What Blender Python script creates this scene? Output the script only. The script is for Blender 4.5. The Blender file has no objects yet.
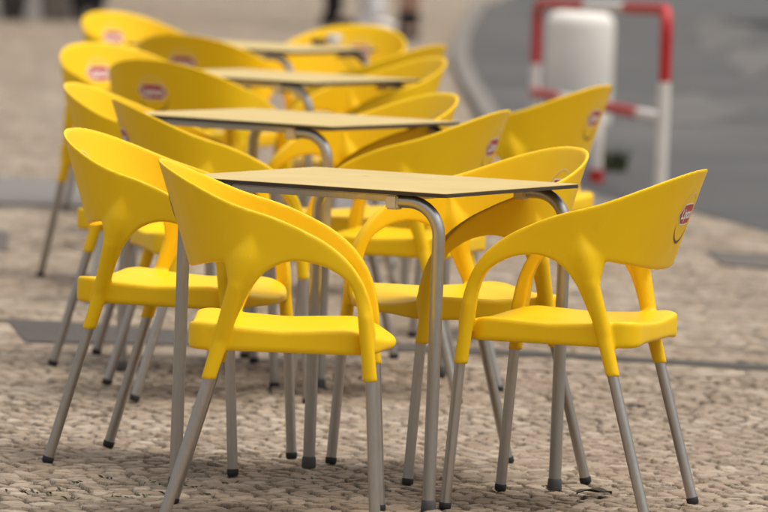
import bpy, bmesh, math, random
import numpy as np
from mathutils import Vector, Matrix
random.seed(4)
RNG = np.random.default_rng(11)
PI = math.pi
scene = bpy.context.scene
COL = scene.collection

# ------------------------------------------------------------------ helpers
def link(name, me, parent=None):
    o = bpy.data.objects.new(name, me)
    COL.objects.link(o)
    if parent is not None:
        o.parent = parent
    return o

def empty(name, loc=(0, 0, 0), rz=0.0):
    o = bpy.data.objects.new(name, None)
    o.empty_display_size = 0.1
    COL.objects.link(o)
    o.location = loc
    o.rotation_euler = (0, 0, rz)
    return o

def tag(o, label=None, cat=None, group=None, kind=None):
    if label: o['label'] = label
    if cat: o['category'] = cat
    if group: o['group'] = group
    if kind: o['kind'] = kind
    return o

def mesh_np(name, V, F, mats, smooth=True, fm=None, normals=None):
    me = bpy.data.meshes.new(name)
    V = np.asarray(V, dtype=np.float64)
    me.from_pydata(V.tolist(), [], [list(map(int, f)) for f in F])
    for m in mats:
        me.materials.append(m)
    if fm is not None:
        me.polygons.foreach_set('material_index', np.asarray(fm, dtype=np.int32))
    me.polygons.foreach_set('use_smooth', np.full(len(F), smooth))
    me.update()
    if normals is not None:
        me.normals_split_custom_set_from_vertices([tuple(n) for n in normals])
    return me

class MB:
    """collects simple shapes for ONE mesh"""
    def __init__(s):
        s.V = []; s.F = []; s.M = []; s.S = []
    def add(s, V, F, m=0, smooth=True):
        b = len(s.V)
        s.V += [tuple(v) for v in V]
        for f in F:
            s.F.append([i + b for i in f]); s.M.append(m); s.S.append(smooth)
    def tube(s, pts, rad, n=20, m=0, cap=True, flat=1.0):
        pts = [Vector(p) for p in pts]
        if not hasattr(rad, '__len__'): rad = [rad] * len(pts)
        V = []; F = []
        t0 = (pts[1] - pts[0]).normalized()
        up = Vector((0, 0, 1)) if abs(t0.z) < 0.9 else Vector((0, 1, 0))
        a = t0.cross(up).normalized()
        for i, p in enumerate(pts):
            if i == 0: t = pts[1] - pts[0]
            elif i == len(pts) - 1: t = pts[-1] - pts[-2]
            else: t = (pts[i + 1] - pts[i]).normalized() + (pts[i] - pts[i - 1]).normalized()
            t.normalize()
            a = (a - t * a.dot(t)).normalized(); b = t.cross(a)
            for k in range(n):
                w = 2 * PI * k / n
                V.append(p + (a * math.cos(w) + b * math.sin(w) * flat) * rad[i])
        for i in range(len(pts) - 1):
            for k in range(n):
                k2 = (k + 1) % n
                F.append([i * n + k, i * n + k2, (i + 1) * n + k2, (i + 1) * n + k])
        s.add(V, F, m)
        if cap:
            s.add([V[k] for k in range(n)][::-1], [list(range(n))], m, False)
            s.add([V[(len(pts) - 1) * n + k] for k in range(n)], [list(range(n))], m, False)
    def lathe(s, prof, c=(0, 0, 0), n=40, m=0):
        V = []; F = []
        for r, z in prof:
            for k in range(n):
                w = 2 * PI * k / n
                V.append((c[0] + r * math.cos(w), c[1] + r * math.sin(w), c[2] + z))
        for i in range(len(prof) - 1):
            for k in range(n):
                k2 = (k + 1) % n
                F.append([i * n + k, i * n + k2, (i + 1) * n + k2, (i + 1) * n + k])
        s.add(V, F, m)
    def box(s, lo, hi, m=0, bev=0.0):
        bm = bmesh.new()
        bmesh.ops.create_cube(bm, size=1)
        for v in bm.verts:
            v.co = Vector([lo[i] + (v.co[i] + .5) * (hi[i] - lo[i]) for i in range(3)])
        if bev > 0:
            bmesh.ops.bevel(bm, geom=bm.edges[:], offset=bev, segments=2, affect='EDGES')
        bm.verts.index_update()
        s.add([v.co[:] for v in bm.verts], [[v.index for v in f.verts] for f in bm.faces], m, False)
        bm.free()
    def build(s, name, mats, parent=None):
        if not isinstance(mats, (list, tuple)): mats = [mats]
        me = bpy.data.meshes.new(name)
        me.from_pydata(s.V, [], s.F)
        for m in mats: me.materials.append(m)
        me.polygons.foreach_set('material_index', s.M)
        me.polygons.foreach_set('use_smooth', s.S)
        me.update()
        return link(name, me, parent)

# ------------------------------------------------------------------ materials
def mat(name):
    m = bpy.data.materials.new(name); m.use_nodes = True
    nt = m.node_tree; b = nt.nodes['Principled BSDF']
    return m, nt, b
def N(nt, t, **kw):
    n = nt.nodes.new(t)
    for k, v in kw.items():
        if k.startswith('i_'):
            n.inputs[k[2:].replace('_', ' ')].default_value = v
        else: setattr(n, k, v)
    return n
def ramp(nt, fac, stops):
    r = N(nt, 'ShaderNodeValToRGB')
    e = r.color_ramp.elements
    while len(e) < len(stops): e.new(0.5)
    for i, (p, c) in enumerate(stops):
        e[i].position = p; e[i].color = (*c, 1) if len(c) == 3 else c
    nt.links.new(fac, r.inputs[0]); return r.outputs[0]
def mix(nt, fac, a, b, mode='MIX'):
    n = N(nt, 'ShaderNodeMix', data_type='RGBA', blend_type=mode)
    for s, v in ((n.inputs[0], fac), (n.inputs[6], a), (n.inputs[7], b)):
        if hasattr(v, 'links'): nt.links.new(v, s)
        else: s.default_value = v if not isinstance(v, tuple) else (*v, 1)
    return n.outputs[2]
def math_(nt, op, a, b=0.0, clamp=False):
    n = N(nt, 'ShaderNodeMath', operation=op, use_clamp=clamp)
    for s, v in ((n.inputs[0], a), (n.inputs[1], b)):
        if hasattr(v, 'links'): nt.links.new(v, s)
        else: s.default_value = v
    return n.outputs[0]
def noise(nt, vec, scale, detail=4.0, rough=.55):
    n = N(nt, 'ShaderNodeTexNoise'); n.inputs['Scale'].default_value = scale
    n.inputs['Detail'].default_value = detail; n.inputs['Roughness'].default_value = rough
    if vec is not None: nt.links.new(vec, n.inputs['Vector'])
    return n.outputs[0]
def coords(nt, which='Object'):
    return N(nt, 'ShaderNodeTexCoord').outputs[which]
def bump(nt, b, h, strength, dist):
    n = N(nt, 'ShaderNodeBump'); n.inputs['Strength'].default_value = strength
    n.inputs['Distance'].default_value = dist
    nt.links.new(h, n.inputs['Height']); nt.links.new(n.outputs[0], b.inputs['Normal'])

def plain(name, col, rough=.5, metal=0.0, var=.06, scale=30, bstr=0.0, bscale=400, spec=.5):
    m, nt, b = mat(name)
    v = coords(nt)
    f = noise(nt, v, scale)
    lo = tuple(c * (1 - var) for c in col); hi = tuple(min(1, c * (1 + var)) for c in col)
    nt.links.new(ramp(nt, f, [(.3, lo), (.7, hi)]), b.inputs['Base Color'])
    b.inputs['Roughness'].default_value = rough; b.inputs['Metallic'].default_value = metal
    b.inputs['Specular IOR Level'].default_value = spec
    if bstr: bump(nt, b, noise(nt, v, bscale, 2), bstr, .001)
    return m

def yellow_plastic():
    m, nt, b = mat('yellow_plastic')
    v = coords(nt)
    big = noise(nt, v, 7, 3)
    c = ramp(nt, big, [(.25, (.84, .51, .003)), (.75, (.89, .55, .004))])
    dirt = ramp(nt, noise(nt, v, 38, 6, .7), [(.60, (0, 0, 0)), (.82, (.16, .16, .16))])
    c = mix(nt, dirt, c, (.55, .33, .03))
    mp = N(nt, 'ShaderNodeMapping'); mp.inputs['Scale'].default_value = (9, 55, 30); mp.inputs['Rotation'].default_value = (.5, .3, .8)
    nt.links.new(v, mp.inputs[0])
    scuff = ramp(nt, noise(nt, mp.outputs[0], 2.2, 6, .65), [(.62, (0, 0, 0)), (.74, (.30, .30, .30))])
    c = mix(nt, scuff, c, (.93, .68, .16))
    nt.links.new(c, b.inputs['Base Color'])
    r = ramp(nt, noise(nt, v, 16, 4), [(.3, (.40,) * 3), (.7, (.52,) * 3)])
    nt.links.new(r, b.inputs['Roughness'])
    b.inputs['Specular IOR Level'].default_value = .25
    bump(nt, b, noise(nt, v, 900, 2), .10, .0006)
    return m
YEL = yellow_plastic()

def brushed(name, col, rough):
    m, nt, b = mat(name)
    v = coords(nt)
    mp = N(nt, 'ShaderNodeMapping'); mp.inputs['Scale'].default_value = (60, 60, 4)
    nt.links.new(v, mp.inputs[0])
    f = noise(nt, mp.outputs[0], 8, 5, .6)
    nt.links.new(ramp(nt, f, [(.3, tuple(c * .86 for c in col)), (.7, col)]), b.inputs['Base Color'])
    b.inputs['Metallic'].default_value = .95
    nt.links.new(ramp(nt, noise(nt, v, 40, 4), [(.3, (rough - .05,) * 3), (.7, (rough + .08,) * 3)]), b.inputs['Roughness'])
    return m
ALU = brushed('anodised_aluminium', (.50, .465, .425), .37)
ALU_T = brushed('table_leg_metal', (.46, .44, .41), .38)
RUBBER = plain('black_rubber', (.014, .013, .013), .7)
CAP_T = plain('grey_table_foot', (.07, .068, .066), .6)
CLIP = plain('cream_plastic', (.58, .50, .34), .5)

def tabletop_mat():
    m, nt, b = mat('tan_laminate')
    v = coords(nt)
    f = noise(nt, v, 5, 5, .6)
    c = ramp(nt, f, [(.3, (.50, .36, .125)), (.7, (.585, .43, .16))])
    fl = ramp(nt, noise(nt, v, 120, 3), [(.62, (0, 0, 0)), (.72, (.25, .25, .25))])
    c = mix(nt, fl, c, (.34, .24, .10))
    mp = N(nt, 'ShaderNodeMapping'); mp.inputs['Scale'].default_value = (3, 40, 3); mp.inputs['Rotation'].default_value = (0, 0, .6)
    nt.links.new(v, mp.inputs[0])
    sc = ramp(nt, noise(nt, mp.outputs[0], 3, 2), [(.70, (0, 0, 0)), (.74, (.5, .5, .5))])
    c = mix(nt, sc, c, (.62, .52, .32))
    dk = ramp(nt, noise(nt, v, 14, 2), [(.72, (0, 0, 0)), (.75, (.55, .55, .55))])
    c = mix(nt, dk, c, (.20, .13, .06))
    nt.links.new(c, b.inputs['Base Color'])
    b.inputs['Roughness'].default_value = .50
    return m
TOP = tabletop_mat()
CORE = plain('dark_laminate_core', (.035, .026, .020), .6)
RED = plain('red_paint', (.44, .013, .011), .45, var=.12, scale=8)
WHITE = plain('white_paint', (.66, .62, .56), .55, var=.08, scale=8)
CONC = plain('white_concrete', (.74, .69, .62), .75, var=.07, scale=5, bstr=.3, bscale=120)

LOGO_RED = plain('badge_red', (.40, .012, .016), .4, spec=.4)
LOGO_WHITE = plain('badge_white', (.80, .76, .70), .45)
LOGO_SUN = plain('badge_pale_yellow', (.80, .56, .16), .45)
LOGO_DARK = plain('badge_dark_brown', (.11, .055, .012), .5)

# ------------------------------------------------------------------ chair shell (implicit solid, meshed with surface nets)
def smin(a, b, k):
    h = np.clip(.5 + .5 * (b - a) / k, 0, 1)
    return b + (a - b) * h - k * h * (1 - h)
def smax(a, b, k): return -smin(-a, -b, k)
def sstep(e0, e1, x):
    t = np.clip((x - e0) / (e1 - e0), 0, 1); return t * t * (3 - 2 * t)
def poly_sdf(P, X, Y):
    P = np.asarray(P, float); d = np.full(X.shape, 1e9); ins = np.zeros(X.shape, bool)
    n = len(P)
    for i in range(n):
        a = P[i]; b = P[(i + 1) % n]; e = b - a
        wx = X - a[0]; wy = Y - a[1]
        t = np.clip((wx * e[0] + wy * e[1]) / (e @ e), 0, 1)
        d = np.minimum(d, (wx - e[0] * t) ** 2 + (wy - e[1] * t) ** 2)
        c = ((a[1] > Y) != (b[1] > Y))
        with np.errstate(divide='ignore', invalid='ignore'):
            xi = (b[0] - a[0]) * (Y - a[1]) / (b[1] - a[1] + 1e-12) + a[0]
        ins ^= c & (X < xi)
    d = np.sqrt(d); return np.where(ins, -d, d)
def spline(P, n=8):
    P = [np.array(p, float) for p in P]; out = []
    Q = [2 * P[0] - P[1]] + P + [2 * P[-1] - P[-2]]
    for i in range(1, len(Q) - 2):
        for k in range(n):
            t = k / n
            out.append(.5 * ((2 * Q[i]) + (-Q[i - 1] + Q[i + 1]) * t + (2 * Q[i - 1] - 5 * Q[i] + 4 * Q[i + 1] - Q[i + 2]) * t * t
                             + (-Q[i - 1] + 3 * Q[i] - 3 * Q[i + 1] + Q[i + 2]) * t ** 3))
    out.append(P[-1]); return out

RIM = spline([(-.42, .856), (-.285, .792), (-.19, .747), (-.10, .709), (0, .679), (.065, .652), (.112, .627), (.156, .592), (.189, .548), (.208, .502),
              (.218, .455), (.221, .42), (.214, .390)])
ARCH = spline([(.206, .390), (.197, .42), (.192, .455), (.184, .503), (.164, .547), (.125, .575), (.088, .588), (.048, .592), (.012, .584),
               (-.024, .562), (-.052, .525)])
PROFILE = list(RIM) + list(ARCH) + [(-.064, .500), (-.086, .445), (-.093, .52), (-.095, .55), (-.42, .50)]
Y0 = -.03
def wid(z): return .238 + .065 * np.clip(z - .48, -.2, 1) + .30 * np.clip(z - .70, 0, 1) ** 2
def dep(z): return (.157 + .34 * (z - .55) + .30 * np.clip(z - .74, 0, 1) ** 2)
def sheet(ax, y, z):
    W = wid(z); D = dep(z); n = 2.25
    u = np.maximum(ax / W, 1e-5); v = np.maximum((Y0 - y) / D, 1e-5)
    s = u ** n + v ** n
    g = s ** (1 / n)
    gx = g / s * u ** (n - 1) / W; gy = g / s * v ** (n - 1) / D
    db = (g - 1) / np.sqrt(gx * gx + gy * gy + 1e-9)
    df = ax - (W - .22 * np.clip(y - Y0, 0, 1) ** 2)
    return np.where(y < Y0, db, df) * .95
def cone(ax, y, z, a, b, ra, rb):
    a = np.array(a); b = np.array(b); e = b - a
    t = np.clip(((ax - a[0]) * e[0] + (y - a[1]) * e[1] + (z - a[2]) * e[2]) / (e @ e), 0, 1)
    return np.sqrt((ax - a[0] - e[0] * t) ** 2 + (y - a[1] - e[1] * t) ** 2 + (z - a[2] - e[2] * t) ** 2) - (ra + (rb - ra) * t)
FS = (.231, .218, .333); FF = (.234, .240, 0.0)      # front socket mouth / foot
RS = (.217, -.135, .324); RF = (.223, -.227, 0.0)    # rear socket mouth / foot
def fields(ax, y, z, prof):
    sh = sheet(ax, y, z)
    th = .0042 + .011 * sstep(.02, .19, y) * sstep(.70, .55, z)
    d = np.abs(sh) - th
    d = smax(d, prof - .003, .005)
    zlo = .555 + .020 * (ax / .2) ** 2 - .22 * sstep(-.112, -.066, y)
    d = smax(d, zlo - z, .008)
    # rear stem, from the shell down into the leg socket
    rd = ((RF[0] - RS[0]) * .1, (RF[1] - RS[1]) * .1, (RF[2] - RS[2]) * .1)
    qs = (.2150, -.1115, .410)
    st = cone(ax, y, z, qs, (RS[0] + rd[0], RS[1] + rd[1], RS[2] + rd[2]), .0172, .0146)
    st = np.minimum(st, cone(ax, y, z, (.2350, -.081, .530), qs, .0190, .0172))
    st = np.minimum(st, cone(ax, y, z, (.2480, -.044, .675), (.2350, -.081, .530), .002, .0190))
    # front leg above the seat and its socket
    fd = ((FF[0] - FS[0]) * .1, (FF[1] - FS[1]) * .1, (FF[2] - FS[2]) * .1)
    fr = cone(ax, y, z, (.2355, .2000, .470), (FS[0] + fd[0], FS[1] + fd[1], FS[2] + fd[2]), .0148, .0160)
    fr = np.minimum(fr, cone(ax, y, z, (.236, .180, .560), (.2355, .2000, .470), .003, .0148))
    b = smin(d, st, .030 * sstep(.495, .575, z) * sstep(.65, .585, z) + .003)
    b = smin(b, fr, .006)
    # seat slab, dished, rolled front
    cx, cy = .213, .215
    yc = .031 + (.020 - .055 * (ax / .21) ** 2) * sstep(-.02, .24, y)
    qx = ax - (cx - .05); qy = np.abs(y - yc) - (cy - .05)
    pl = np.sqrt(np.maximum(qx, 0) ** 2 + np.maximum(qy, 0) ** 2) + np.minimum(np.maximum(qx, qy), 0) - .05
    top = .433 + .010 * (ax / .21) ** 2 - .010 * sstep(.30, .0, np.abs(y - .02) + ax * .5) - .020 * sstep(.15, .27, y) + .006 * sstep(-.06, -.17, y)
    bot = .386 + .006 * sstep(.21, .1, ax)
    se = smax(pl, np.maximum(z - top, bot - z), .011)
    # flat mouths of the sockets
    mouth = lambda f, m: np.maximum(f, m - z)
    b = np.where(y > .1, np.maximum(b, FS[2] - z), b)
    b = np.where(y < -.05, np.maximum(b, RS[2] - z), b)
    return b, se
def build_shell():
    h = .003
    xs = np.arange(0, .327, h); ys = np.arange(-.36, .30, h); zs = np.arange(.306, .85, h)
    YY, ZZ = np.meshgrid(ys, zs, indexing='ij')
    prof = poly_sdf(PROFILE, YY, ZZ).astype(np.float32)[None]
    X = xs.astype(np.float32)[:, None, None]; Y = ys.astype(np.float32)[None, :, None]; Z = zs.astype(np.float32)[None, None, :]
    b, se = fields(X, Y, Z, prof)
    b = np.broadcast_to(b, (len(xs), len(ys), len(zs))); se = np.broadcast_to(se, b.shape)
    f = smin(b, se, .008); lab = se - b
    f = np.concatenate([f[:0:-1], f], 0); lab = np.concatenate([lab[:0:-1], lab], 0)
    org = np.array([-xs[-1], ys[0], zs[0]])
    s = f < 0
    nx, ny, nz = f.shape
    # one vertex per mixed cell
    cs = np.zeros((nx - 1, ny - 1, nz - 1), np.int8)
    for i in (0, 1):
        for j in (0, 1):
            for k in (0, 1):
                cs += s[i:nx - 1 + i, j:ny - 1 + j, k:nz - 1 + k]
    act = (cs > 0) & (cs < 8)
    ci = np.argwhere(act); idx = np.full(act.shape, -1, np.int64); idx[act] = np.arange(len(ci))
    acc = np.zeros((len(ci), 3)); cnt = np.zeros(len(ci))
    cor = [(i, j, k) for i in (0, 1) for j in (0, 1) for k in (0, 1)]
    val = {c: f[ci[:, 0] + c[0], ci[:, 1] + c[1], ci[:, 2] + c[2]] for c in cor}
    for a in cor:
        for ax in range(3):
            if a[ax] == 0:
                c = list(a); c[ax] = 1; c = tuple(c)
                va, vc = val[a], val[c]; m = (va < 0) != (vc < 0)
                t = np.where(m, va / np.where(m, va - vc, 1), 0)
                p = np.tile(np.array(a, float), (len(ci), 1)); p[:, ax] = t
                acc[m] += p[m]; cnt[m] += 1
    V = (ci + acc / cnt[:, None]) * h + org
    F = []
    for ax in range(3):
        u, w = (ax + 1) % 3, (ax + 2) % 3
        sl0 = [slice(None)] * 3; sl1 = [slice(None)] * 3
        sl0[ax] = slice(0, -1); sl1[ax] = slice(1, None)
        a = s[tuple(sl0)]; c = s[tuple(sl1)]
        e = np.argwhere(a != c)
        ok = (e[:, u] > 0) & (e[:, w] > 0) & (e[:, u] < f.shape[u] - 1) & (e[:, w] < f.shape[w] - 1)
        e = e[ok]
        inside = s[e[:, 0], e[:, 1], e[:, 2]]
        q = []
        for du, dw in ((0, 0), (-1, 0), (-1, -1), (0, -1)):
            g = e.copy(); g[:, u] += du; g[:, w] += dw
            q.append(idx[g[:, 0], g[:, 1], g[:, 2]])
        q = np.stack(q, 1)
        q[~inside] = q[~inside][:, ::-1]
        F.append(q)
    F = np.concatenate(F, 0)
    # light smoothing with a shrink-compensating second pass
    E = np.concatenate([F[:, [0, 1]], F[:, [1, 2]], F[:, [2, 3]], F[:, [3, 0]]], 0)
    E = np.concatenate([E, E[:, ::-1]], 0)
    deg = np.bincount(E[:, 0], minlength=len(V)).astype(float)
    for it in range(8):
        lam = .5 if it % 2 == 0 else -.42
        L = np.stack([np.bincount(E[:, 0], weights=V[E[:, 1], k], minlength=len(V)) for k in range(3)], 1) / deg[:, None] - V
        V = V + lam * L
    d1 = V[F[:, 2]] - V[F[:, 0]]; d2 = V[F[:, 3]] - V[F[:, 1]]
    fnm = np.cross(d1, d2)
    NV = np.zeros_like(V)
    for k in range(4):
        for c in range(3):
            NV[:, c] += np.bincount(F[:, k], weights=fnm[:, c], minlength=len(V))
    for it in range(2):
        A = np.stack([np.bincount(E[:, 0], weights=NV[E[:, 1], k], minlength=len(V)) for k in range(3)], 1)
        NV = NV + A
    NV /= np.linalg.norm(NV, axis=1)[:, None] + 1e-12
    gi = np.clip(np.round((V[F].mean(1) - org) / h).astype(int), 0, np.array(f.shape) - 1)
    isseat = lab[gi[:, 0], gi[:, 1], gi[:, 2]] < 0
    def sub(mask, name):
        ff = F[mask]; us, inv = np.unique(ff, return_inverse=True)
        return mesh_np(name, V[us], inv.reshape(ff.shape), [YEL], True, None, NV[us])
    return sub(isseat, 'seat'), sub(~isseat, 'backrest')
ME_SEAT, ME_BACK = build_shell()

# logo, laid on the back at x=u, z=ZL+v (outer or inner face)
def surf_y(x, z, outer, off):
    lo, hi = -.45, Y0
    tgt = (.0042 + off) * (1 if outer else -1)
    ax = abs(x)
    for _ in range(40):
        m = .5 * (lo + hi)
        d = float(sheet(np.array(ax), np.array(m), np.array(z))) - tgt
        if d > 0: lo = m
        else: hi = m
    return .5 * (lo + hi)
def text_mesh(body, size):
    cu = bpy.data.curves.new('txt', 'FONT'); cu.body = body; cu.size = size; cu.offset = .03 * size
    cu.align_x = 'CENTER'; cu.align_y = 'CENTER'; cu.resolution_u = 3
    ob = bpy.data.objects.new('txt', cu); COL.objects.link(ob)
    bpy.context.view_layer.update()
    me = ob.to_mesh()
    V = [(v.co.x, v.co.y) for v in me.vertices]; F = [list(p.vertices) for p in me.polygons]
    ob.to_mesh_clear(); bpy.data.objects.remove(ob); bpy.data.curves.remove(cu)
    return V, F
TXT = text_mesh('Lipton', .030)
def logo_mesh(outer):
    zl = .680
    mb = MB(); sg = 1 if outer else -1     # seen from behind, +x is on the right; from the front it is on the left
    def put(P, F, m, off):
        V = []
        for u, v in P:
            u *= 1.1; v *= 1.1
            x = sg * u; z = zl + v
            V.append((x, surf_y(x, z, outer, off), z))
        mb.add(V, F if outer else [f[::-1] for f in F], m)
    def disc(cx, cy, rx, ry, m, off, n=36, rings=4, poly=None):
        P = [(cx, cy)]; F = []
        for r in range(1, rings + 1):
            for k in range(n):
                w = 2 * PI * k / n
                q = 1.0
                if poly: q = poly(w)
                P.append((cx + rx * q * math.cos(w) * r / rings, cy + ry * q * math.sin(w) * r / rings))
        for k in range(n):
            F.append([0, 1 + k, 1 + (k + 1) % n])
        for r in range(1, rings):
            for k in range(n):
                a = 1 + (r - 1) * n; b = 1 + r * n
                F.append([a + k, b + k, b + (k + 1) % n, a + (k + 1) % n])
        put(P, F, m, off)
    def arc(cx, cy, r0, r1, a0, a1, m, off, n=40, taper=False):
        P = []; F = []
        for k in range(n + 1):
            w = a0 + (a1 - a0) * k / n
            t = math.sin(PI * k / n) if taper else 1
            rm = .5 * (r0 + r1); hw = .5 * (r1 - r0) * max(t, .08)
            P += [(cx + (rm - hw) * math.cos(w), cy + (rm - hw) * math.sin(w)), (cx + (rm + hw) * math.cos(w), cy + (rm + hw) * math.sin(w))]
            if k: F.append([2 * k - 2, 2 * k - 1, 2 * k + 1, 2 * k])
        put(P, F, m, off)
    arc(0, -.004, .050, .0545, math.radians(12), math.radians(168), 2, .0006)
    arc(0, -.004, .0482, .0547, math.radians(192), math.radians(352), 3, .0006, taper=True)
    def hexa(w):      # badge: wide lozenge with pointed ends and a bulging middle
        c, s = abs(math.cos(w)), abs(math.sin(w))
        return 1 / max(c * .93 + s * .42, s * 1.0 + c * .10)
    disc(0, .004, .049, .0235, 1, .0006, n=72, poly=hexa)
    disc(0, .004, .046, .0205, 0, .0011, n=72, poly=hexa)
    put([(u, v + .004) for u, v in TXT[0]], TXT[1], 1, .0017)
    me = bpy.data.meshes.new('logo')
    me.from_pydata(mb.V, [], mb.F)
    for m in (LOGO_RED, LOGO_WHITE, LOGO_SUN, LOGO_DARK): me.materials.append(m)
    me.polygons.foreach_set('material_index', mb.M)
    me.update()
    return me
ME_LOGO_OUT = logo_mesh(True); ME_LOGO_IN = logo_mesh(False)

def lerp(a, b, t): return tuple(a[i] + (b[i] - a[i]) * t for i in range(3))
def make_chair():
    root = empty('cafe_chair')
    link('seat', ME_SEAT, root)
    bk = link('backrest', ME_BACK, root)
    link('logo', ME_LOGO_OUT, bk); link('logo', ME_LOGO_IN, bk)
    for s in (-1, 1):
        for top, foot in ((FS, FF), (RS, RF)):
            a = (top[0] * s, top[1], top[2]); b = (foot[0] * s, foot[1], foot[2])
            mb = MB(); mb.tube([lerp(b, a, .03), lerp(b, a, .3), lerp(b, a, .7), lerp(b, a, 1.015)], .0123, 24)
            lg = mb.build('leg', ALU, root)
            mc = MB(); mc.tube([(b[0], b[1], .0), lerp(b, a, .012), lerp(b, a, .044), lerp(b, a, .050)], [.0112, .0138, .0140, .0127], 24)
            mc.build('foot_cap', RUBBER, lg)
    return root

def copy_tree(o, parent=None):
    c = o.copy(); COL.objects.link(c)
    if parent is not None: c.parent = parent
    for ch in list(o.children):
        copy_tree(ch, c)
    return c

def make_table():
    root = empty('cafe_table')
    H = .72; lh = .3265; r = .0146
    mb = MB()
    def slab(hw, z0, z1, m, cr=.012):
        P = []
        for sx, sy, a0 in ((1, 1, 0), (-1, 1, 90), (-1, -1, 180), (1, -1, 270)):
            for k in range(6):
                w = math.radians(a0 + 90 * k / 5)
                P.append((sx * (hw - cr) + cr * math.cos(w), sy * (hw - cr) + cr * math.sin(w)))
        n = len(P)
        V = [(x, y, z0) for x, y in P] + [(x, y, z1) for x, y in P]
        mb.add(V, [[i, (i + 1) % n, n + (i + 1) % n, n + i] for i in range(n)] + [list(range(n))[::-1], [n + i for i in range(n)]], m, False)
    slab(.35, H - .0095, H - .0012, 1)
    slab(.3495, H - .0012, H, 0)
    mb.build('tabletop', [TOP, CORE], root)
    zt = H - .0098 - r
    R = .075
    for sx in (-1, 1):
        for sy in (-1, 1):
            # a leg bends inward under the top and ends in its bracket
            pts = [(sx * lh, sy * lh, .02), (sx * lh, sy * lh, .35)]
            for k in range(9):
                w = PI / 2 * k / 8
                pts.append((sx * lh, sy * (lh - R + R * math.cos(w)), zt - R + R * math.sin(w)))
            pts.append((sx * lh, sy * .205, zt))
            m2 = MB(); m2.tube(pts, r, 26)
            lg = m2.build('leg', ALU_T, root)
            m3 = MB(); m3.tube([(sx * lh, sy * lh, 0), (sx * lh, sy * lh, .004), (sx * lh, sy * lh, .024), (sx * lh, sy * lh, .028)], [.0158, .0176, .0166, .0152], 26)
            m3.build('foot_cap', CAP_T, lg)
            m4 = MB(); m4.box((sx * lh - .019, sy * .212 - .015, zt - .019), (sx * lh + .019, sy * .212 + .015, H - .0097), 0, .004)
            m4.build('bracket', CLIP, root)
        m5 = MB(); m5.box((sx * lh - .014, -.204, H - .0262), (sx * lh + .014, .204, H - .0098), 0, .003); m5.build('rail', ALU_T, root)
    for sy in (-1, 1):
        m5 = MB(); m5.box((-lh + .018, sy * .212 - .012, H - .0245), (lh - .018, sy * .212 + .012, H - .0099), 0, .003)
        m5.build('rail', CLIP, root)
    return root

# ------------------------------------------------------------------ camera model (same numbers place the far things on the ground)
F_PX, CAM_H, PITCH, ROLL = 6186.63, 1.505877, .06722187, .03761805
def ground_at(px, py, z=0.0):
    dx, dy = px - 384, py - 256
    u = dx * math.cos(ROLL) + dy * math.sin(ROLL); w = -dx * math.sin(ROLL) + dy * math.cos(ROLL)
    d = Vector((u / F_PX, math.cos(PITCH) - w / F_PX * math.sin(PITCH), -math.sin(PITCH) - w / F_PX * math.cos(PITCH)))
    t = (z - CAM_H) / d.z
    return Vector((d.x * t, d.y * t, z))

chair0 = make_chair()
G_CH = 'yellow cafe chairs around the tables'
def put_chair(i, x, y, yaw, label):
    o = chair0 if i == 0 else copy_tree(chair0)
    o.location = (x, y, 0); o.rotation_euler = (0, 0, yaw)
    tag(o, label, 'chair', G_CH)
    return o
def by_back(px, py, yaw, push=0.0):
    """seat centre from where the top of the back shows"""
    p = ground_at(px, py, .790)
    p = p * ((p.y + push) / p.y)
    return p.x - .276 * math.sin(yaw), p.y + .276 * math.cos(yaw)
CH = [
 ((.455, 14.072), 1.283, 'yellow chair at the right end of the nearest table, outer side and red badge showing'),
 ((.203, 14.72), 1.976, 'yellow chair behind the right corner of the nearest table, bright inside of its back showing'),
 ((-.501, 14.765), -1.853, 'yellow chair second from the front on the left, its back passing behind the nearest chair'),
 ((-.232, 13.585), -1.588, 'nearest yellow chair on the left, seen from its side, partly covering the nearest table'),
 ((508, 109), 1.30, 'yellow chair at the second table, outer side with badge rising behind the nearest tabletop'),
 ((451, 94, .15), 1.976, 'yellow chair at the right end of the second table, curved armrest and bright inside showing'),
 ((112, 94, -.25), -1.36, 'yellow chair left of the second table, dark outer side, its badge just out of sight'),
 ((67, 81), -1.80, 'yellow chair mostly hidden behind the second left chair, only a sliver of bright rim showing'),
 ((608, 84), 1.20, 'yellow chair pulled out toward the red and white barrier, badge on its outer side'),
 ((441, 64, .7), 1.95, 'yellow chair at the right end of the third table, bright rim above the tabletop edge'),
 ((147, 51, -.65), -.55, 'yellow chair with its back to the camera at the third table, badge and smile clear'),
 ((91, 41), -2.42, 'yellow chair on the far left edge, bright inside of its back with pale red badge'),
 ((440, 44), 1.15, 'yellow chair right of the far table, outer side with small dim badge'),
 ((365, 26, .3), 2.75, 'farthest yellow chair on the right, bright rounded back in front of the pedestrians'),
 ((179, 28, -.6), -.42, 'yellow chair with its back to the camera at the far table, badge half hidden'),
 ((106, 10), -2.38, 'farthest yellow chair on the left, rounded bright back below the black trousers'),
]
for i, (p, yaw, lab) in enumerate(CH):
    if i >= 4: p = by_back(p[0], p[1], yaw, p[2] if len(p) > 2 else 0)
    put_chair(i, p[0], p[1], yaw, lab)

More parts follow.
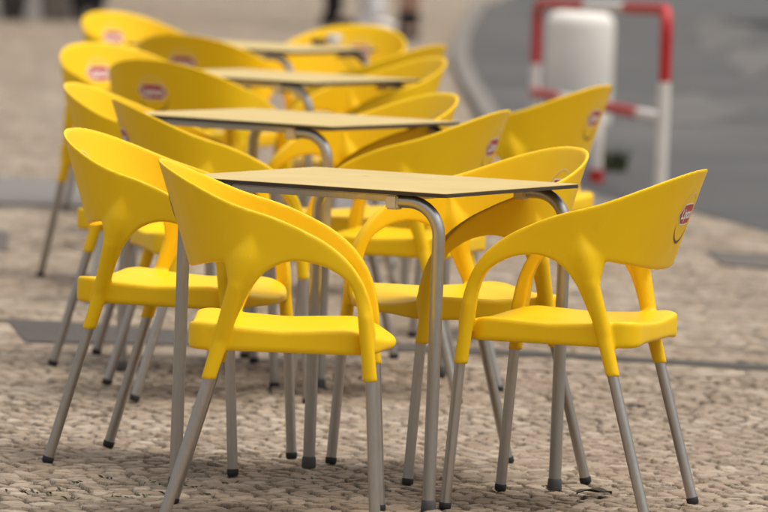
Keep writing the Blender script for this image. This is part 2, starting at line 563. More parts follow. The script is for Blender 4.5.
table0 = make_table()
TB = [((-.020, 14.285), 1.096, 'nearest square cafe table, tan top with thin dark edge on grey tube legs'),
      ((-.275, 17.32), 1.03, 'second square cafe table, tan top, between the badge chair and the dark left chairs'),
      ((-.375, 20.3), 1.044, 'third square cafe table, out of focus tan top with chair backs on each side'),
      ((-.52, 23.1), 1.125, 'farthest square cafe table, blurred tan top carrying a cup and an ashtray')]
TOBJ = []
for i, (p, yaw, lab) in enumerate(TB):
    o = table0 if i == 0 else copy_tree(table0)
    o.location = (p[0], p[1], 0); o.rotation_euler = (0, 0, yaw)
    tag(o, lab, 'table', 'cafe tables in a row'); TOBJ.append(o)

# ------------------------------------------------------------------ small things on the far table
p = ground_at(319, 45, .72)
mb = MB(); mb.lathe([(0, 0), (.022, 0), (.030, .004), (.031, .022), (.028, .024), (.024, .010), (0, .009)], n=28)
o = mb.build('ashtray', plain('brown_glass', (.10, .045, .018), .2)); o.location = p
tag(o, 'small round brown ashtray on the farthest table', 'ashtray')
p = ground_at(333, 45, .72)
cup = empty('coffee_cup', p)
mb = MB(); mb.lathe([(0, .006), (.014, .006), (.022, .018), (.026, .042), (.0245, .042), (.020, .020), (0, .012)], n=28); mb.build('cup_body', WHITE, cup)
mb = MB(); mb.lathe([(0, 0), (.025, 0), (.042, .006), (.041, .008), (.025, .004), (0, .004)], n=28); mb.build('saucer', WHITE, cup)
mb = MB(); mb.tube([(.023, 0, .036), (.036, 0, .036), (.039, 0, .028), (.033, 0, .019), (.021, 0, .018)], .003, 10); mb.build('handle', WHITE, cup)
tag(cup, 'small white coffee cup on the farthest table', 'cup')

# ------------------------------------------------------------------ ground
def stone_color(nt, rnd, gap, v):
    base = ramp(nt, rnd, [(0, (.205, .150, .100)), (.25, (.375, .296, .210)), (.5, (.288, .218, .150)), (.75, (.47, .385, .290)), (1, (.25, .20, .152))])
    big = noise(nt, v, .9, 4)
    base = mix(nt, ramp(nt, big, [(.35, (0,) * 3), (.7, (.45,) * 3)]), base, (.25, .17, .115))
    fine = noise(nt, v, 70, 5, .65)
    base = mix(nt, .55, base, ramp(nt, fine, [(.3, (.62,) * 3), (.7, (1.22,) * 3)]), 'MULTIPLY')
    joint = mix(nt, ramp(nt, noise(nt, v, 2.2, 3), [(.50, (0,) * 3), (.62, (1,) * 3)]), (.018, .011, .007), (.028, .028, .010))
    return mix(nt, gap, base, joint)
def near_mat():
    m, nt, b = mat('calcada_stone')
    a = N(nt, 'ShaderNodeAttribute', attribute_name='stone'); g = N(nt, 'ShaderNodeAttribute', attribute_name='gap')
    v = coords(nt)
    c = stone_color(nt, a.outputs['Fac'], g.outputs['Fac'], v)
    nt.links.new(c, b.inputs['Base Color']); b.inputs['Roughness'].default_value = .72
    b.inputs['Specular IOR Level'].default_value = .35
    bump(nt, b, noise(nt, v, 130, 5, .7), .55, .004)
    return m
def far_mat():
    m, nt, b = mat('pavement_stone')
    v = coords(nt)
    vo = N(nt, 'ShaderNodeTexVoronoi', feature='F1'); vo.inputs['Scale'].default_value = 13.5
    ve = N(nt, 'ShaderNodeTexVoronoi', feature='DISTANCE_TO_EDGE'); ve.inputs['Scale'].default_value = 13.5
    nt.links.new(v, vo.inputs['Vector']); nt.links.new(v, ve.inputs['Vector'])
    sp = N(nt, 'ShaderNodeSeparateColor'); nt.links.new(vo.outputs['Color'], sp.inputs[0])
    gap = ramp(nt, ve.outputs[0], [(.02, (1,) * 3), (.10, (0,) * 3)])
    gp = math_(nt, 'MULTIPLY', gap, ramp(nt, noise(nt, v, 3, 4), [(.35, (.1,) * 3), (.65, (1,) * 3)]))
    c = stone_color(nt, sp.outputs[0], gp, v)
    nt.links.new(c, b.inputs['Base Color']); b.inputs['Roughness'].default_value = .75
    b.inputs['Specular IOR Level'].default_value = .35
    hh = ramp(nt, ve.outputs[0], [(0, (0,) * 3), (.2, (1,) * 3)])
    bump(nt, b, hh, .8, .012)
    return m

def near_ground(x0, x1, y0, y1):
    xs = np.concatenate([np.arange(x0, -1.1, .016), np.arange(-1.1, 1.1, .006), np.arange(1.1, x1 + .008, .016)])
    ys = np.concatenate([np.arange(y0, 13.1, .02), np.arange(13.1, 14.9, .0055), np.arange(14.9, y1 + .005, .0095)])
    x1, y1 = xs[-1], ys[-1]
    X, Y = np.meshgrid(xs, ys, indexing='ij')
    cell = .052
    ang = .35
    U = (X * math.cos(ang) + Y * math.sin(ang)) / cell; Wv = (-X * math.sin(ang) + Y * math.cos(ang)) / cell
    U = U + .35 * np.sin(Wv * .23) ; Wv = Wv + .5 * np.sin(U * .17)
    NI = 512
    ju = RNG.uniform(-.36, .36, (NI, NI)); jw = RNG.uniform(-.36, .36, (NI, NI)); rv = RNG.random((NI, NI))
    hv = RNG.normal(0, 1, (NI, NI)); tu = RNG.normal(0, 1, (NI, NI)); tw = RNG.normal(0, 1, (NI, NI))
    iu = np.floor(U).astype(int); iw = np.floor(Wv).astype(int)
    d1 = np.full(X.shape, 9.); d2 = np.full(X.shape, 9.); id1 = np.zeros(X.shape + (2,), int)
    du1 = np.zeros(X.shape); dw1 = np.zeros(X.shape)
    for a in (-1, 0, 1):
        for b in (-1, 0, 1):
            cu = (iu + a) % NI; cw = (iw + b) % NI
            du = U - (iu + a + .5 + ju[cu, cw]); dw = Wv - (iw + b + .5 + jw[cu, cw])
            d = np.maximum(np.abs(du), np.abs(dw)) * .45 + np.sqrt(du * du + dw * dw) * .55
            cl = d < d1
            d2 = np.where(cl, d1, np.minimum(d2, d))
            id1[cl] = np.stack([cu, cw], -1)[cl]; du1 = np.where(cl, du, du1); dw1 = np.where(cl, dw, dw1)
            d1 = np.where(cl, d, d1)
    e = d2 - d1
    iu1, iw1 = id1[..., 0], id1[..., 1]
    rnd = rv[iu1, iw1]
    fill = .5 + .5 * np.sin(X * 2.1 + 1.3 * np.sin(Y * 1.7)) * np.sin(Y * 1.3 + .9 * np.sin(X * 2.6))   # sandy or open joints
    gw = .07 + .13 * (1 - fill) + .09 * rv[(iu1 + 7) % NI, iw1]
    def vnoise(sc, seed):
        g = np.random.default_rng(seed).random((256, 256)); a = X / sc + 100; b = Y / sc
        ia = np.floor(a).astype(int); ib = np.floor(b).astype(int); fa = a - ia; fb = b - ib
        fa = fa * fa * (3 - 2 * fa); fb = fb * fb * (3 - 2 * fb); q = lambda m, n: g[m % 256, n % 256]
        return (q(ia, ib) * (1 - fa) + q(ia + 1, ib) * fa) * (1 - fb) + (q(ia, ib + 1) * (1 - fa) + q(ia + 1, ib + 1) * fa) * fb
    hole = sstep(.33, .52, .65 * vnoise(.035, 5) + .35 * vnoise(.35, 6))      # washed out joints; the rest are packed with sand
    prof = np.clip((e - gw * .35) / (gw * .5 + .07), 0, 1); prof = prof * (2 - prof)
    Zh = (-.006 - .018 * hole) * (1 - prof) + prof * (hv[iu1, iw1] * .0014 + (tu[iu1, iw1] * du1 + tw[iu1, iw1] * dw1) * .0032)
    Zh += .006 * np.sin(X * 1.9 + Y) * np.sin(Y * 1.1) + RNG.normal(0, .0004, X.shape)
    edge = np.minimum.reduce([X - x0, x1 - X, Y - y0, y1 - Y]); Zh = Zh * np.clip(edge / .1, 0, 1) - .004 * (edge < .01)
    gap = np.clip(1.5 - e / gw, 0, 1) * (.38 + .62 * hole)
    nx, ny = X.shape
    V = np.stack([X, Y, Zh], -1).reshape(-1, 3)
    I = np.arange(nx * ny).reshape(nx, ny)
    Fq = np.stack([I[:-1, :-1], I[1:, :-1], I[1:, 1:], I[:-1, 1:]], -1).reshape(-1, 4)
    me = bpy.data.meshes.new('cobblestone_pavement')
    me.vertices.add(len(V)); me.vertices.foreach_set('co', V.ravel())
    me.loops.add(Fq.size); me.loops.foreach_set('vertex_index', Fq.ravel().astype(np.int32))
    me.polygons.add(len(Fq)); me.polygons.foreach_set('loop_start', np.arange(0, Fq.size, 4, dtype=np.int32))
    me.polygons.foreach_set('loop_total', np.full(len(Fq), 4, np.int32))
    me.update(); me.validate()
    me.polygons.foreach_set('use_smooth', np.full(len(Fq), True))
    for nm, arr in (('stone', rnd), ('gap', gap)):
        at = me.attributes.new(nm, 'FLOAT', 'POINT'); at.data.foreach_set('value', arr.ravel().astype(np.float32))
    me.materials.append(near_mat())
    return link('cobblestone_pavement', me)
NX0, NX1, NY0, NY1 = -1.9, 1.9, 12.2, 17.70
tag(near_ground(NX0, NX1, NY0, NY1), 'uneven cream limestone cobbles with dark joints', kind='structure')

def flat(name, polys, m, z, label=None, drop=0.0):
    V = []; F = []
    for P in polys:
        b = len(V); V += [(x, y, z) for x, y in P]; F.append(list(range(b, b + len(P))))
    me = mesh_np(name, V, F, [m], False)
    o = link(name, me); tag(o, label, kind='structure'); return o
FARM = far_mat()
B = 500
flat('pavement', [[(-B, -60), (B, -60), (B, NY0), (-B, NY0)], [(-B, NY0), (NX0, NY0), (NX0, NY1), (-B, NY1)],
                  [(NX1, NY0), (B, NY0), (B, NY1), (NX1, NY1)], [(-B, NY1), (B, NY1), (B, 900), (-B, 900)]], FARM, 0)

def asphalt(name, dark, light, patches=True):
    m, nt, b = mat(name)
    v = coords(nt)
    c = ramp(nt, noise(nt, v, 60, 5, .7), [(.3, dark), (.7, light)])
    c = mix(nt, ramp(nt, noise(nt, v, .55, 3), [(.35, (0,) * 3), (.65, (.5,) * 3)]), c, tuple(q * .62 for q in dark))
    if patches:
        c = mix(nt, ramp(nt, noise(nt, v, .42, 2), [(.57, (0,) * 3), (.72, (.4,) * 3)]), c, (.17, .15, .13))
    nt.links.new(c, b.inputs['Base Color']); b.inputs['Roughness'].default_value = .85
    bump(nt, b, noise(nt, v, 150, 3), .6, .004)
    return m
ASPH = asphalt('road_asphalt', (.059, .055, .052), (.097, .091, .086))
LANE = asphalt('lane_asphalt', (.16, .142, .126), (.215, .192, .170), False)
BASALT = asphalt('basalt_setts', (.080, .066, .053), (.150, .125, .102), False)
# road on the right, its kerb curving away from the camera
kerb = [(768, 233), (700, 214), (640, 203), (600, 196), (548, 172), (512, 138), (489, 104), (474, 78), (468, 55), (474, 30), (490, 4)]
KP = [ground_at(*q) for q in kerb]
KP = [Vector((*q, 0)) for q in [tuple(v) for v in spline([(k.x, k.y) for k in KP], 6)]]
far = [(3.5, 95), (12, 160)]
flat('road', [[(60, KP[0].y - .2)] + [(60, 300), (40, 300)] + [f for f in far[::-1]] + [(k.x, k.y) for k in KP[::-1]] + [(2.5, KP[0].y - .05)]], ASPH, .004)
PATCH = asphalt('pale_patch', (.092, .084, .075), (.14, .127, .112), False)  # paler tone for the irregular flat patches laid on the asphalt
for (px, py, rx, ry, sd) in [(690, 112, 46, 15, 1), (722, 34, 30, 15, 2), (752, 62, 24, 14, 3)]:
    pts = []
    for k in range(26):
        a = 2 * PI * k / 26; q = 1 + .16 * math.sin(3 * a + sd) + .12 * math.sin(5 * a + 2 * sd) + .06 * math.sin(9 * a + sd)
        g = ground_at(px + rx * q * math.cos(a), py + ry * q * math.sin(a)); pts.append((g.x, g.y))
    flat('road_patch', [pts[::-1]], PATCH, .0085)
lane_a = [ground_at(-40, 203.5), ground_at(240, 213), ground_at(610, 227)]
lane_b = [ground_at(610, 199), ground_at(240, 187), ground_at(-40, 177.5)]
flat('crossing_lane', [[(-30, lane_a[0].y), *[(q.x, q.y) for q in lane_a], *[(q.x, q.y) for q in lane_b], (-30, lane_b[-1].y)]], LANE, .008)
mb = MB(); mb.box((-30, lane_a[0].y - .10, -.05), (-.9, lane_a[0].y, .016), 0, .01)
# gutter band of dark setts
g1 = [(-60, 323), (8, 322), (26, 343), (120, 344), (400, 352), (560, 358), (770, 371)]
g2 = [(770, 366), (560, 353.5), (300, 339), (120, 327), (60, 322), (-60, 318)]
GUT = asphalt('gutter_setts', (.050, .041, .033), (.100, .083, .067), False)
flat('gutter_band', [[(ground_at(*q).x, ground_at(*q).y) for q in g1 + g2]], GUT, .004)
for (a, bq, c, d) in [((706, 252), (775, 256), (800, 272), (722, 266)), ((-30, 232), (8, 232), (8, 252), (-30, 252))]:
    mbx = MB(); P = [ground_at(*q) for q in (d, c, bq, a)]
    V = [(q.x, q.y, .0) for q in P] + [(q.x, q.y, .007) for q in P]
    mbx.add(V, [[3, 2, 1, 0], [4, 5, 6, 7], [0, 1, 5, 4], [1, 2, 6, 5], [2, 3, 7, 6], [3, 0, 4, 7]], 0, False)
    o = mbx.build('drain_cover', BASALT)
    tag(o, 'dark flat drain cover in the pavement at the right edge' if a[0] > 0 else 'dark flat drain cover in the pavement at the left edge', 'drain cover')

# kerb stones along the road
mb = MB()
K2 = [k for k in KP if k.y > 28.5]
V = []; F = []
for i, k in enumerate(K2):
    t = (K2[min(i + 1, len(K2) - 1)] - K2[max(i - 1, 0)]).normalized(); nrm = Vector((-t.y, t.x, 0))
    for off, z in ((.0, .0), (.0, .045), (.015, .055), (.11, .055), (.12, .0)):
        q = k + nrm * off; V.append((q.x, q.y, z))
for i in range(len(K2) - 1):
    for j in range(4):
        F.append([i * 5 + j, i * 5 + j + 1, (i + 1) * 5 + j + 1, (i + 1) * 5 + j])
mb.add(V, F, 0, False)
tag(mb.build('kerb', plain('kerb_stone', (.17, .15, .125), .8, var=.25, scale=6)), kind='structure')

# ------------------------------------------------------------------ barrier, drum, bollard
def at_depth(px, py, y):
    dx, dy = px - 384, py - 256
    u = dx * math.cos(ROLL) + dy * math.sin(ROLL); w = -dx * math.sin(ROLL) + dy * math.cos(ROLL)
    d = Vector((u / F_PX, math.cos(PITCH) - w / F_PX * math.sin(PITCH), -math.sin(PITCH) - w / F_PX * math.cos(PITCH)))
    t = y / d.y
    return Vector((d.x * t, y, CAM_H + d.z * t))
yr, yl = 26.1, 32.5
Rt = at_depth(667.5, 10, yr); Lt = at_depth(538, 3.5, yl)
Rf = Vector((Rt.x, yr, 0)); Lf = Vector((Lt.x, yl, 0))
Rt = Vector((Rt.x, yr, Rt.z)); Lt = Vector((Lt.x, yl, Lt.z))
bar = empty('barrier', Rf)
def arcpath(a, b, c, r, n=8):
    """a -> b -> c with the corner at b rounded"""
    d1 = (a - b).normalized(); d2 = (c - b).normalized()
    p0 = b + d1 * r; p1 = b + d2 * r
    return [p0 * (1 - t) ** 2 + b * 2 * t * (1 - t) + p1 * t * t for t in [k / n for k in range(n + 1)]]
rt = .026
dirv = (Lt - Rt).normalized()
c1 = arcpath(Rf, Rt, Lt, .10); c2 = arcpath(Rt, Lt, Lf, .10)
# along the top bar corners are foreshortened, so the bend reaches further along the bar
c1 = arcpath(Rf, Rt, Rt + (Lt - Rt), .11); 
def at(p, q, t): return p + (q - p) * t
O = Rf
def seg(name, pts, m): 
    s = MB(); s.tube([p - O for p in pts], rt, 20); return s.build(name, m, bar)
zsr = at_depth(664, 82, yr).z; zsl = at_depth(536, 64, yl).z
tA = .155; tB = .46
ta = at(Rt, Lt, .27); tb = at(Rt, Lt, .57)
seg('post', [Rf, Vector((Rf.x, Rf.y, zsr))], WHITE)
seg('post', [Lf, Vector((Lf.x, Lf.y, zsl))], WHITE)
seg('top_rail', [Vector((Rf.x, Rf.y, zsr))] + c1 + [ta], RED)
seg('top_rail', [ta, tb], WHITE)
seg('top_rail', [tb] + c2 + [Vector((Lf.x, Lf.y, zsl))], RED)
cr = at_depth(658, 118, yr); cl = at_depth(540, 93, yl)
cr = Vector((Rt.x, yr, cr.z)); cl = Vector((Lt.x, yl, cl.z))
m1 = at(cr, cl, .15); m2 = at(cr, cl, .62); m3 = at(cr, cl, .74)
seg('cross_rail', [cr, m1], WHITE); seg('cross_rail', [m1, m2], RED); seg('cross_rail', [m2, m3], WHITE); seg('cross_rail', [m3, cl], RED)
tag(bar, 'red and white striped tubular hoop barrier with a cross rail beside the road', 'barrier')

dp = ground_at(577, 122)
s6 = F_PX / dp.y
rr = 34 / s6; hh = 112 / s6
mb = MB(); mb.lathe([(rr * .98, 0), (rr * .99, hh * .12), (rr * 1.0, hh * .13), (rr, hh * .86), (rr * .98, hh * .905), (rr * .92, hh * .945), (rr * .80, hh * .975), (rr * .6, hh * .992), (rr * .3, hh * .999), (0, hh * 1.0)], n=48)
o = mb.build('concrete_bollard', CONC); o.location = dp
tag(o, 'fat white round bollard with domed top behind the red barrier', 'bollard')
q = ground_at(596, 183)
bo = empty('striped_post', q)
mb = MB(); mb.tube([(0, 0, 0), (0, 0, .062)], .033, 20); mb.build('foot', RED, bo)
mb = MB(); mb.tube([(0, 0, .060), (0, 0, .30), (0, 0, .315)], [.027, .027, .015], 20); mb.build('shaft', WHITE, bo)
tag(bo, 'short white post with a red foot beside the weeds, mostly behind the pulled out chair', 'post')

# ------------------------------------------------------------------ weeds, leaf litter
GRASS = plain('weed_green', (.062, .072, .026), .7, var=.4, scale=20)
def tuft(name, loc, n, hgt, spread, w):
    mb = MB()
    for _ in range(n):
        a = random.uniform(0, 2 * PI); r = random.uniform(0, spread); x, y = r * math.cos(a), r * math.sin(a)
        hh = hgt * random.uniform(.5, 1); b = random.uniform(0, 2 * PI); ln = hh * random.uniform(.2, .8)
        dx, dy = math.cos(b), math.sin(b); px, py = -dy * w, dx * w
        mb.add([(x - px, y - py, 0), (x + px, y + py, 0), (x + dx * ln * .4 + px * .8, y + dy * ln * .4 + py * .8, hh * .6), (x + dx * ln * .4 - px * .8, y + dy * ln * .4 - py * .8, hh * .6),
                (x + dx * ln, y + dy * ln, hh)], [[0, 1, 2, 3], [3, 2, 4]], 0, True)
    o = mb.build(name, GRASS); o.location = loc; return o
tag(tuft('weed_clump', ground_at(611, 172), 160, .13, .07, .004), 'green weed clump growing at the foot of the short red and white post', 'weed')
# sprouts in the joints of the near cobbles: one scattered mass
mb = MB()
for _ in range(45):
    if random.random() < .55: cx, cy = random.gauss(-.65, .25), random.gauss(14.1, .2)
    else: cx, cy = random.uniform(-1.0, 1.1), random.uniform(13.6, 17.4)
    for k in range(random.randint(3, 8)):
        x = cx + random.gauss(0, .012); y = cy + random.gauss(0, .012); a = random.uniform(0, 2 * PI)
        hgt = random.uniform(.001, .005); w = .0022; dx, dy = math.cos(a) * .01, math.sin(a) * .01
        mb.add([(x - w, y, -.006), (x + w, y, -.006), (x + dx + w, y + dy, hgt * .8), (x + dx * 1.8, y + dy * 1.8, hgt)], [[0, 1, 2, 3]], 0, True)
tag(mb.build('moss', GRASS), 'small green sprouts in the cobble joints', 'moss', kind='stuff')
LEAF = plain('dry_leaf', (.055, .038, .026), .8, var=.4, scale=60)
def leaf(px, py, L, W, ang, label, h=.012):
    mb = MB(); n = 10; V = []; F = []
    for i in range(n + 1):
        t = i / n; w = W * math.sin(PI * min(1, t * 1.02)) ** .7 * .5 + .0008
        for j, s in enumerate((-1, -.4, .4, 1)):
            V.append((L * (t - .5), w * s, h * (.25 + math.sin(PI * t) * .5 + .45 * abs(s) + .18 * math.sin(9 * t + s))))
    for i in range(n):
        for j in range(3): F.append([i * 4 + j, i * 4 + j + 1, i * 4 + 5 + j, i * 4 + 4 + j])
    V2 = [(x, y, z - .0008) for x, y, z in V]; b = len(V)
    mb.add(V + V2, F + [[k + b for k in f][::-1] for f in F], 0, True)
    o = mb.build('dead_leaf', LEAF); o.location = ground_at(px, py); o.rotation_euler = (0, 0, ang)
    tag(o, label, 'leaf'); return o
leaf(594, 497, .085, .05, .2, 'curled dark dead leaf on the cobbles beside the right table leg', .016)
leaf(632, 408, .075, .03, -.1, 'thin dark dead leaf lying behind the rear legs of the right front chair', .008)

# ------------------------------------------------------------------ people far behind (standing, only their lower legs reach the frame)
SKIN = plain('skin', (.42, .24, .165), .55)
def skin_obj(name, verts, edges, radii, m, parent=None, sub=2):
    me = bpy.data.meshes.new(name); me.from_pydata(verts, edges, [])
    o = bpy.data.objects.new(name, me); COL.objects.link(o)
    md = o.modifiers.new('s', 'SKIN'); md.use_smooth_shade = True
    sv = me.skin_vertices[0].data
    for i, r in enumerate(radii):
        sv[i].radius = (r, r) if not hasattr(r, '__len__') else r
    sv[0].use_root = True
    o.modifiers.new('u', 'SUBSURF').levels = sub
    dg = bpy.context.evaluated_depsgraph_get(); dg.update()
    nm = bpy.data.meshes.new_from_object(o.evaluated_get(dg))
    bpy.data.objects.remove(o); nm.name = name
    nm.materials.clear(); nm.materials.append(m)
    nm.polygons.foreach_set('use_smooth', np.full(len(nm.polygons), True))
    return link(name, nm, parent)
def person(px, py, yaw, top, bottom, shoe, label, bare=False, gap=.095, stride=.0, boot=.10):
    """faces local +y; feet at the given ground pixel"""
    r = empty('person', ground_at(px, py), yaw)
    P = [(0, 0, .95), (0, .0, 1.10), (0, -.01, 1.28), (0, -.01, 1.43), (0, 0, 1.50), (0, .02, 1.60), (0, .015, 1.70)]
    R = [(.15, .11), (.13, .10), (.155, .11), (.14, .09), .05, (.072, .088), (.06, .07)]
    E = [(0, 1), (1, 2), (2, 3), (3, 4), (4, 5), (5, 6)]
    for s in (-1, 1):
        b = len(P); P += [(s * .18, -.01, 1.41), (s * .215, -.03, 1.13), (s * .21, .05, .90), (s * .205, .08, .82)]
        R += [.052, .042, .032, (.02, .038)]; E += [(3, b), (b, b + 1), (b + 1, b + 2), (b + 2, b + 3)]
        b = len(P); f = s * stride
        P += [(s * gap, 0, .88), (s * gap, f * .5 + .015, .50), (s * gap, f, .28), (s * gap, f - .01, .09), (s * gap, f + .10, .035)]
        R += [.078, .055, .052, .036, (.036, .026)]; E += [(0, b), (b, b + 1), (b + 1, b + 2), (b + 2, b + 3), (b + 3, b + 4)]
    body = skin_obj('body', P, E, R, SKIN, r)
    skin_obj('shirt', [(0, 0, .96), (0, 0, 1.12), (0, -.01, 1.29), (0, -.01, 1.44), (-.19, -.01, 1.41), (-.218, -.03, 1.15), (.19, -.01, 1.41), (.218, -.03, 1.15)],
             [(0, 1), (1, 2), (2, 3), (3, 4), (4, 5), (3, 6), (6, 7)], [(.165, .125), (.15, .115), (.17, .125), (.14, .095), .065, .056, .065, .056], top, body)
    V = [(0, 0, 1.0), (0, 0, .93)]; Ed = [(0, 1)]; Rd = [(.16, .125), (.165, .13)]
    zend = .52 if bare else .07
    for s in (-1, 1):
        b = len(V); f = s * stride
        V += [(s * gap, 0, .84), (s * gap, f * .5 + .01, max(.52, zend))]; Rd += [.095, .074]; Ed += [(1, b), (b, b + 1)]
        if not bare:
            V += [(s * gap, f, .28), (s * gap, f, zend)]; Rd += [.082, .078]; Ed += [(b + 1, b + 2), (b + 2, b + 3)]
        mb = MB()
        mb.tube([(s * gap, f - .075, .0), (s * gap, f - .07, .03), (s * gap, f - .03, boot)], [.03, .045, .046], 16)
        mb.tube([(s * gap, f - .085, .042), (s * gap, f - .05, .05), (s * gap, f + .05, .046), (s * gap, f + .13, .036), (s * gap, f + .175, .028)], [.028, .042, .046, .042, .018], 16, flat=.8)
        if boot > .12:
            mb.tube([(s * gap, f - .015, .05), (s * gap, f - .01, boot * .6), (s * gap, f - .005, boot)], [.045, .047, .052], 18)
        mb.build('shoe', shoe, body)
    skin_obj('trousers' if not bare else 'shorts', V, Ed, Rd, bottom, body)
    mb = MB(); mb.lathe([(0, .118), (.05, .105), (.088, .06), (.097, .0), (.085, -.06), (.05, -.075)], (0, -.012, 1.665), 24); mb.build('hair', HAIR, body)
    tag(r, label, 'person'); return r
HAIR = plain('dark_hair', (.03, .02, .014), .6)
BLACK = plain('black_cloth', (.012, .011, .012), .85)
WCLOTH = plain('white_cloth', (.80, .78, .78), .85)
GREYC = plain('grey_cloth', (.22, .21, .21), .85)
person(333, 26, -PI / 2, GREYC, BLACK, BLACK, 'person in black trousers and black shoes standing far behind the cafe tables')
person(371, 29, -PI / 2 + .3, GREYC, WCLOTH, WCLOTH, 'person in white trousers standing far behind the farthest chair', gap=.07)
person(408, 39, -PI + .1, BLACK, BLACK, BLACK, 'person with bare legs and black boots standing far behind the dim badge chair', True, gap=.035, boot=.21)
person(88, 21, 0.0, BLACK, BLACK, BLACK, 'person in wide black trousers standing at the upper left beside the grey pillars', gap=.06)

# ------------------------------------------------------------------ building corner far left
w0 = ground_at(66, 23)
bld = empty('stone_building', (w0.x, w0.y, 0))
STONE = plain('facade_stone', (.40, .37, .34), .8, var=.15, scale=3)
DARKST = plain('dark_shop_front', (.12, .10, .085), .6, var=.2, scale=3)
mb = MB(); mb.box((-9, .30, 0), (0, 7, 9), 0); mb.build('wall', DARKST, bld)
for k in range(8):
    x = -.10 - .17 - k * .30
    mb = MB(); mb.box((x - .045, .02, .10), (x + .045, .298, 3.2), 0, .01); mb.box((x - .06, .0, 0), (x + .06, .298, .10), 0, .01)
    mb.build('pilaster', STONE, bld)
mb = MB(); mb.box((-9, -.05, 3.202), (.05, .298, 3.6), 0, .02); mb.build('cornice', STONE, bld)
tag(bld, 'dark building base with narrow grey stone pilasters in the upper left corner', 'building')

# ------------------------------------------------------------------ parked car in the far right corner
cp = ground_at(752, 24)
car = empty('parked_car', cp, .0)
CARP = plain('dark_car_paint', (.010, .010, .012), .25)
GLASS = plain('car_glass', (.02, .024, .026), .08)
RIM_ = plain('wheel_grey', (.25, .25, .25), .4, metal=.7)
prof = [(0, .32), (.0, .62), (.12, .86), (.35, .98), (.75, 1.36), (1.2, 1.46), (2.0, 1.46), (2.5, 1.33), (3.05, .98), (3.9, .86), (4.15, .66), (4.2, .34), (3.9, .24), (.3, .24)]
mb = MB(); n = len(prof); ys = [(-.84, .94), (-.80, 1.0), (.80, 1.0), (.84, .94)]
V = []
for y, s in ys:
    for x, z in prof:
        tz = .12 * max(0, z - .9) * (1 if y > 0 else -1)
        V.append((x * s + 2.1 * (1 - s), y - tz * 1.6, .24 + (z - .24) * (s if z > .4 else 1)))
F = [[i * n + k, i * n + (k + 1) % n, (i + 1) * n + (k + 1) % n, (i + 1) * n + k] for i in range(3) for k in range(n)]
F += [list(range(n)), [3 * n + k for k in range(n)][::-1]]
mb.add(V, F, 0, False); mb.build('body', CARP, car)
for side in (-1, 1):
    mb = MB(); P = [(.62, 1.0), (.92, 1.30), (1.25, 1.40), (1.95, 1.40), (2.38, 1.29), (2.8, 1.0)]
    yb = lambda z: side * (.846 - .19 * max(0, z - .9))
    V = [(x, yb(z), z) for x, z in P] + [(x, yb(z) + side * .012, z) for x, z in P]; k = len(P)
    mb.add(V, [list(range(k)), list(range(k, 2 * k))[::-1]] + [[i, (i + 1) % k, k + (i + 1) % k, k + i] for i in range(k)], 0, False)
    mb.build('window', GLASS, car)
    for x in (.8, 3.35):
        mb = MB(); V = []; F = []; prw = [(.18, -.09), (.29, -.10), (.315, -.06), (.315, .06), (.29, .10), (.18, .09)]; nn = 32
        for r_, y_ in prw:
            for k in range(nn):
                w = 2 * PI * k / nn; V.append((x + r_ * math.cos(w), side * .79 + y_, .315 + r_ * math.sin(w)))
        for i in range(len(prw) - 1):
            for k in range(nn): F.append([i * nn + k, i * nn + (k + 1) % nn, (i + 1) * nn + (k + 1) % nn, (i + 1) * nn + k])
        mb.add(V, F, 0); wh = mb.build('wheel', RUBBER, car)
        mb = MB(); mb.tube([(x, side * .79 - .05, .315), (x, side * .79 + .05, .315)], .182, 24); mb.build('rim', RIM_, wh)
tag(car, 'dark parked car at the upper right corner beyond the road', 'car')

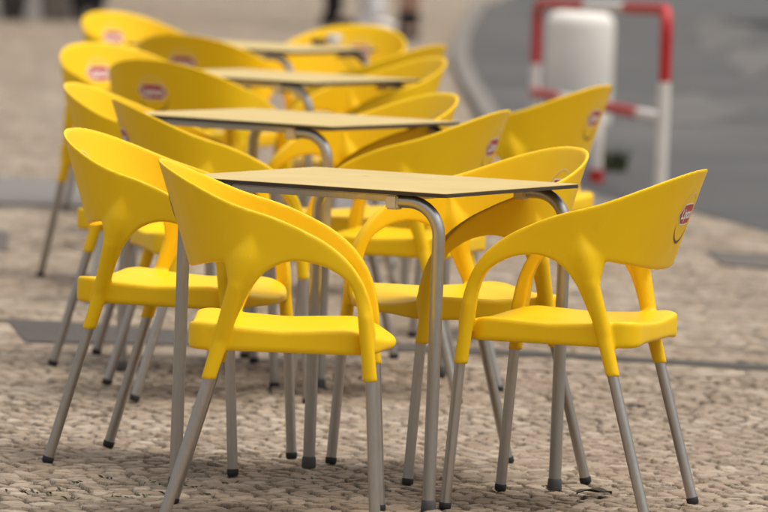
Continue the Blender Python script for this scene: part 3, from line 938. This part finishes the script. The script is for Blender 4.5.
# ------------------------------------------------------------------ camera
cam = bpy.data.cameras.new('camera'); co = bpy.data.objects.new('camera', cam); COL.objects.link(co)
cr_, sr_ = math.cos(ROLL), math.sin(ROLL); cp_, sp_ = math.cos(PITCH), math.sin(PITCH)
R0 = Vector((1, 0, 0)); D0 = Vector((0, -sp_, -cp_)); FW = Vector((0, cp_, -sp_))
cx = R0 * cr_ - D0 * sr_; cy = -(R0 * sr_ + D0 * cr_); cz = -FW
M = Matrix((cx, cy, cz)).transposed().to_4x4(); M.translation = (0, 0, CAM_H)
co.matrix_world = M
cam.sensor_width = 36; cam.lens = F_PX / 768 * 36
cam.clip_start = .1; cam.clip_end = 2000
cam.dof.use_dof = True; cam.dof.focus_distance = 13.95; cam.dof.aperture_fstop = 5.5; cam.dof.aperture_blades = 0
scene.camera = co

# ------------------------------------------------------------------ light: bright overcast
SUN_EL, SUN_AZ = math.radians(68), math.radians(105)      # azimuth measured from +y (camera forward) toward +x
w = bpy.data.worlds.new('World'); scene.world = w; w.use_nodes = True
nt = w.node_tree; bg = nt.nodes['Background']
sky = nt.nodes.new('ShaderNodeTexSky'); sky.sky_type = 'NISHITA'; sky.sun_disc = False
sky.sun_elevation = SUN_EL; sky.sun_rotation = SUN_AZ; sky.air_density = 1.6; sky.dust_density = 3.0; sky.ozone_density = .6
hs = nt.nodes.new('ShaderNodeHueSaturation'); hs.inputs['Saturation'].default_value = .22
nt.links.new(sky.outputs[0], hs.inputs['Color'])
# overcast: cloud cover is about three times brighter overhead than at the horizon
tc = nt.nodes.new('ShaderNodeTexCoord'); sx = nt.nodes.new('ShaderNodeSeparateXYZ'); nt.links.new(tc.outputs['Generated'], sx.inputs[0])
cl = math_(nt, 'MULTIPLY_ADD', math_(nt, 'MAXIMUM', sx.outputs[2], 0.0), 1.35)
cl.node.inputs[2].default_value = .35
sc_ = nt.nodes.new('ShaderNodeVectorMath'); sc_.operation = 'SCALE'
nt.links.new(hs.outputs[0], sc_.inputs[0]); nt.links.new(cl, sc_.inputs['Scale'])
nt.links.new(sc_.outputs[0], bg.inputs[0])
bg.inputs[1].default_value = .12
sun = bpy.data.lights.new('sun', 'SUN'); so = bpy.data.objects.new('sun', sun); COL.objects.link(so)
sun.energy = 1.3; sun.angle = math.radians(30); sun.color = (1.0, .93, .82)
d = Vector((math.sin(SUN_AZ) * math.cos(SUN_EL), math.cos(SUN_AZ) * math.cos(SUN_EL), math.sin(SUN_EL)))
so.rotation_euler = d.to_track_quat('Z', 'Y').to_euler(); so.location = (0, 10, 8)
vs = scene.view_settings
scene.display_settings.display_device = 'sRGB'
vs.view_transform = 'Standard'; vs.look = 'None'; vs.gamma = 1; vs.use_curve_mapping = False; vs.exposure = 0.42
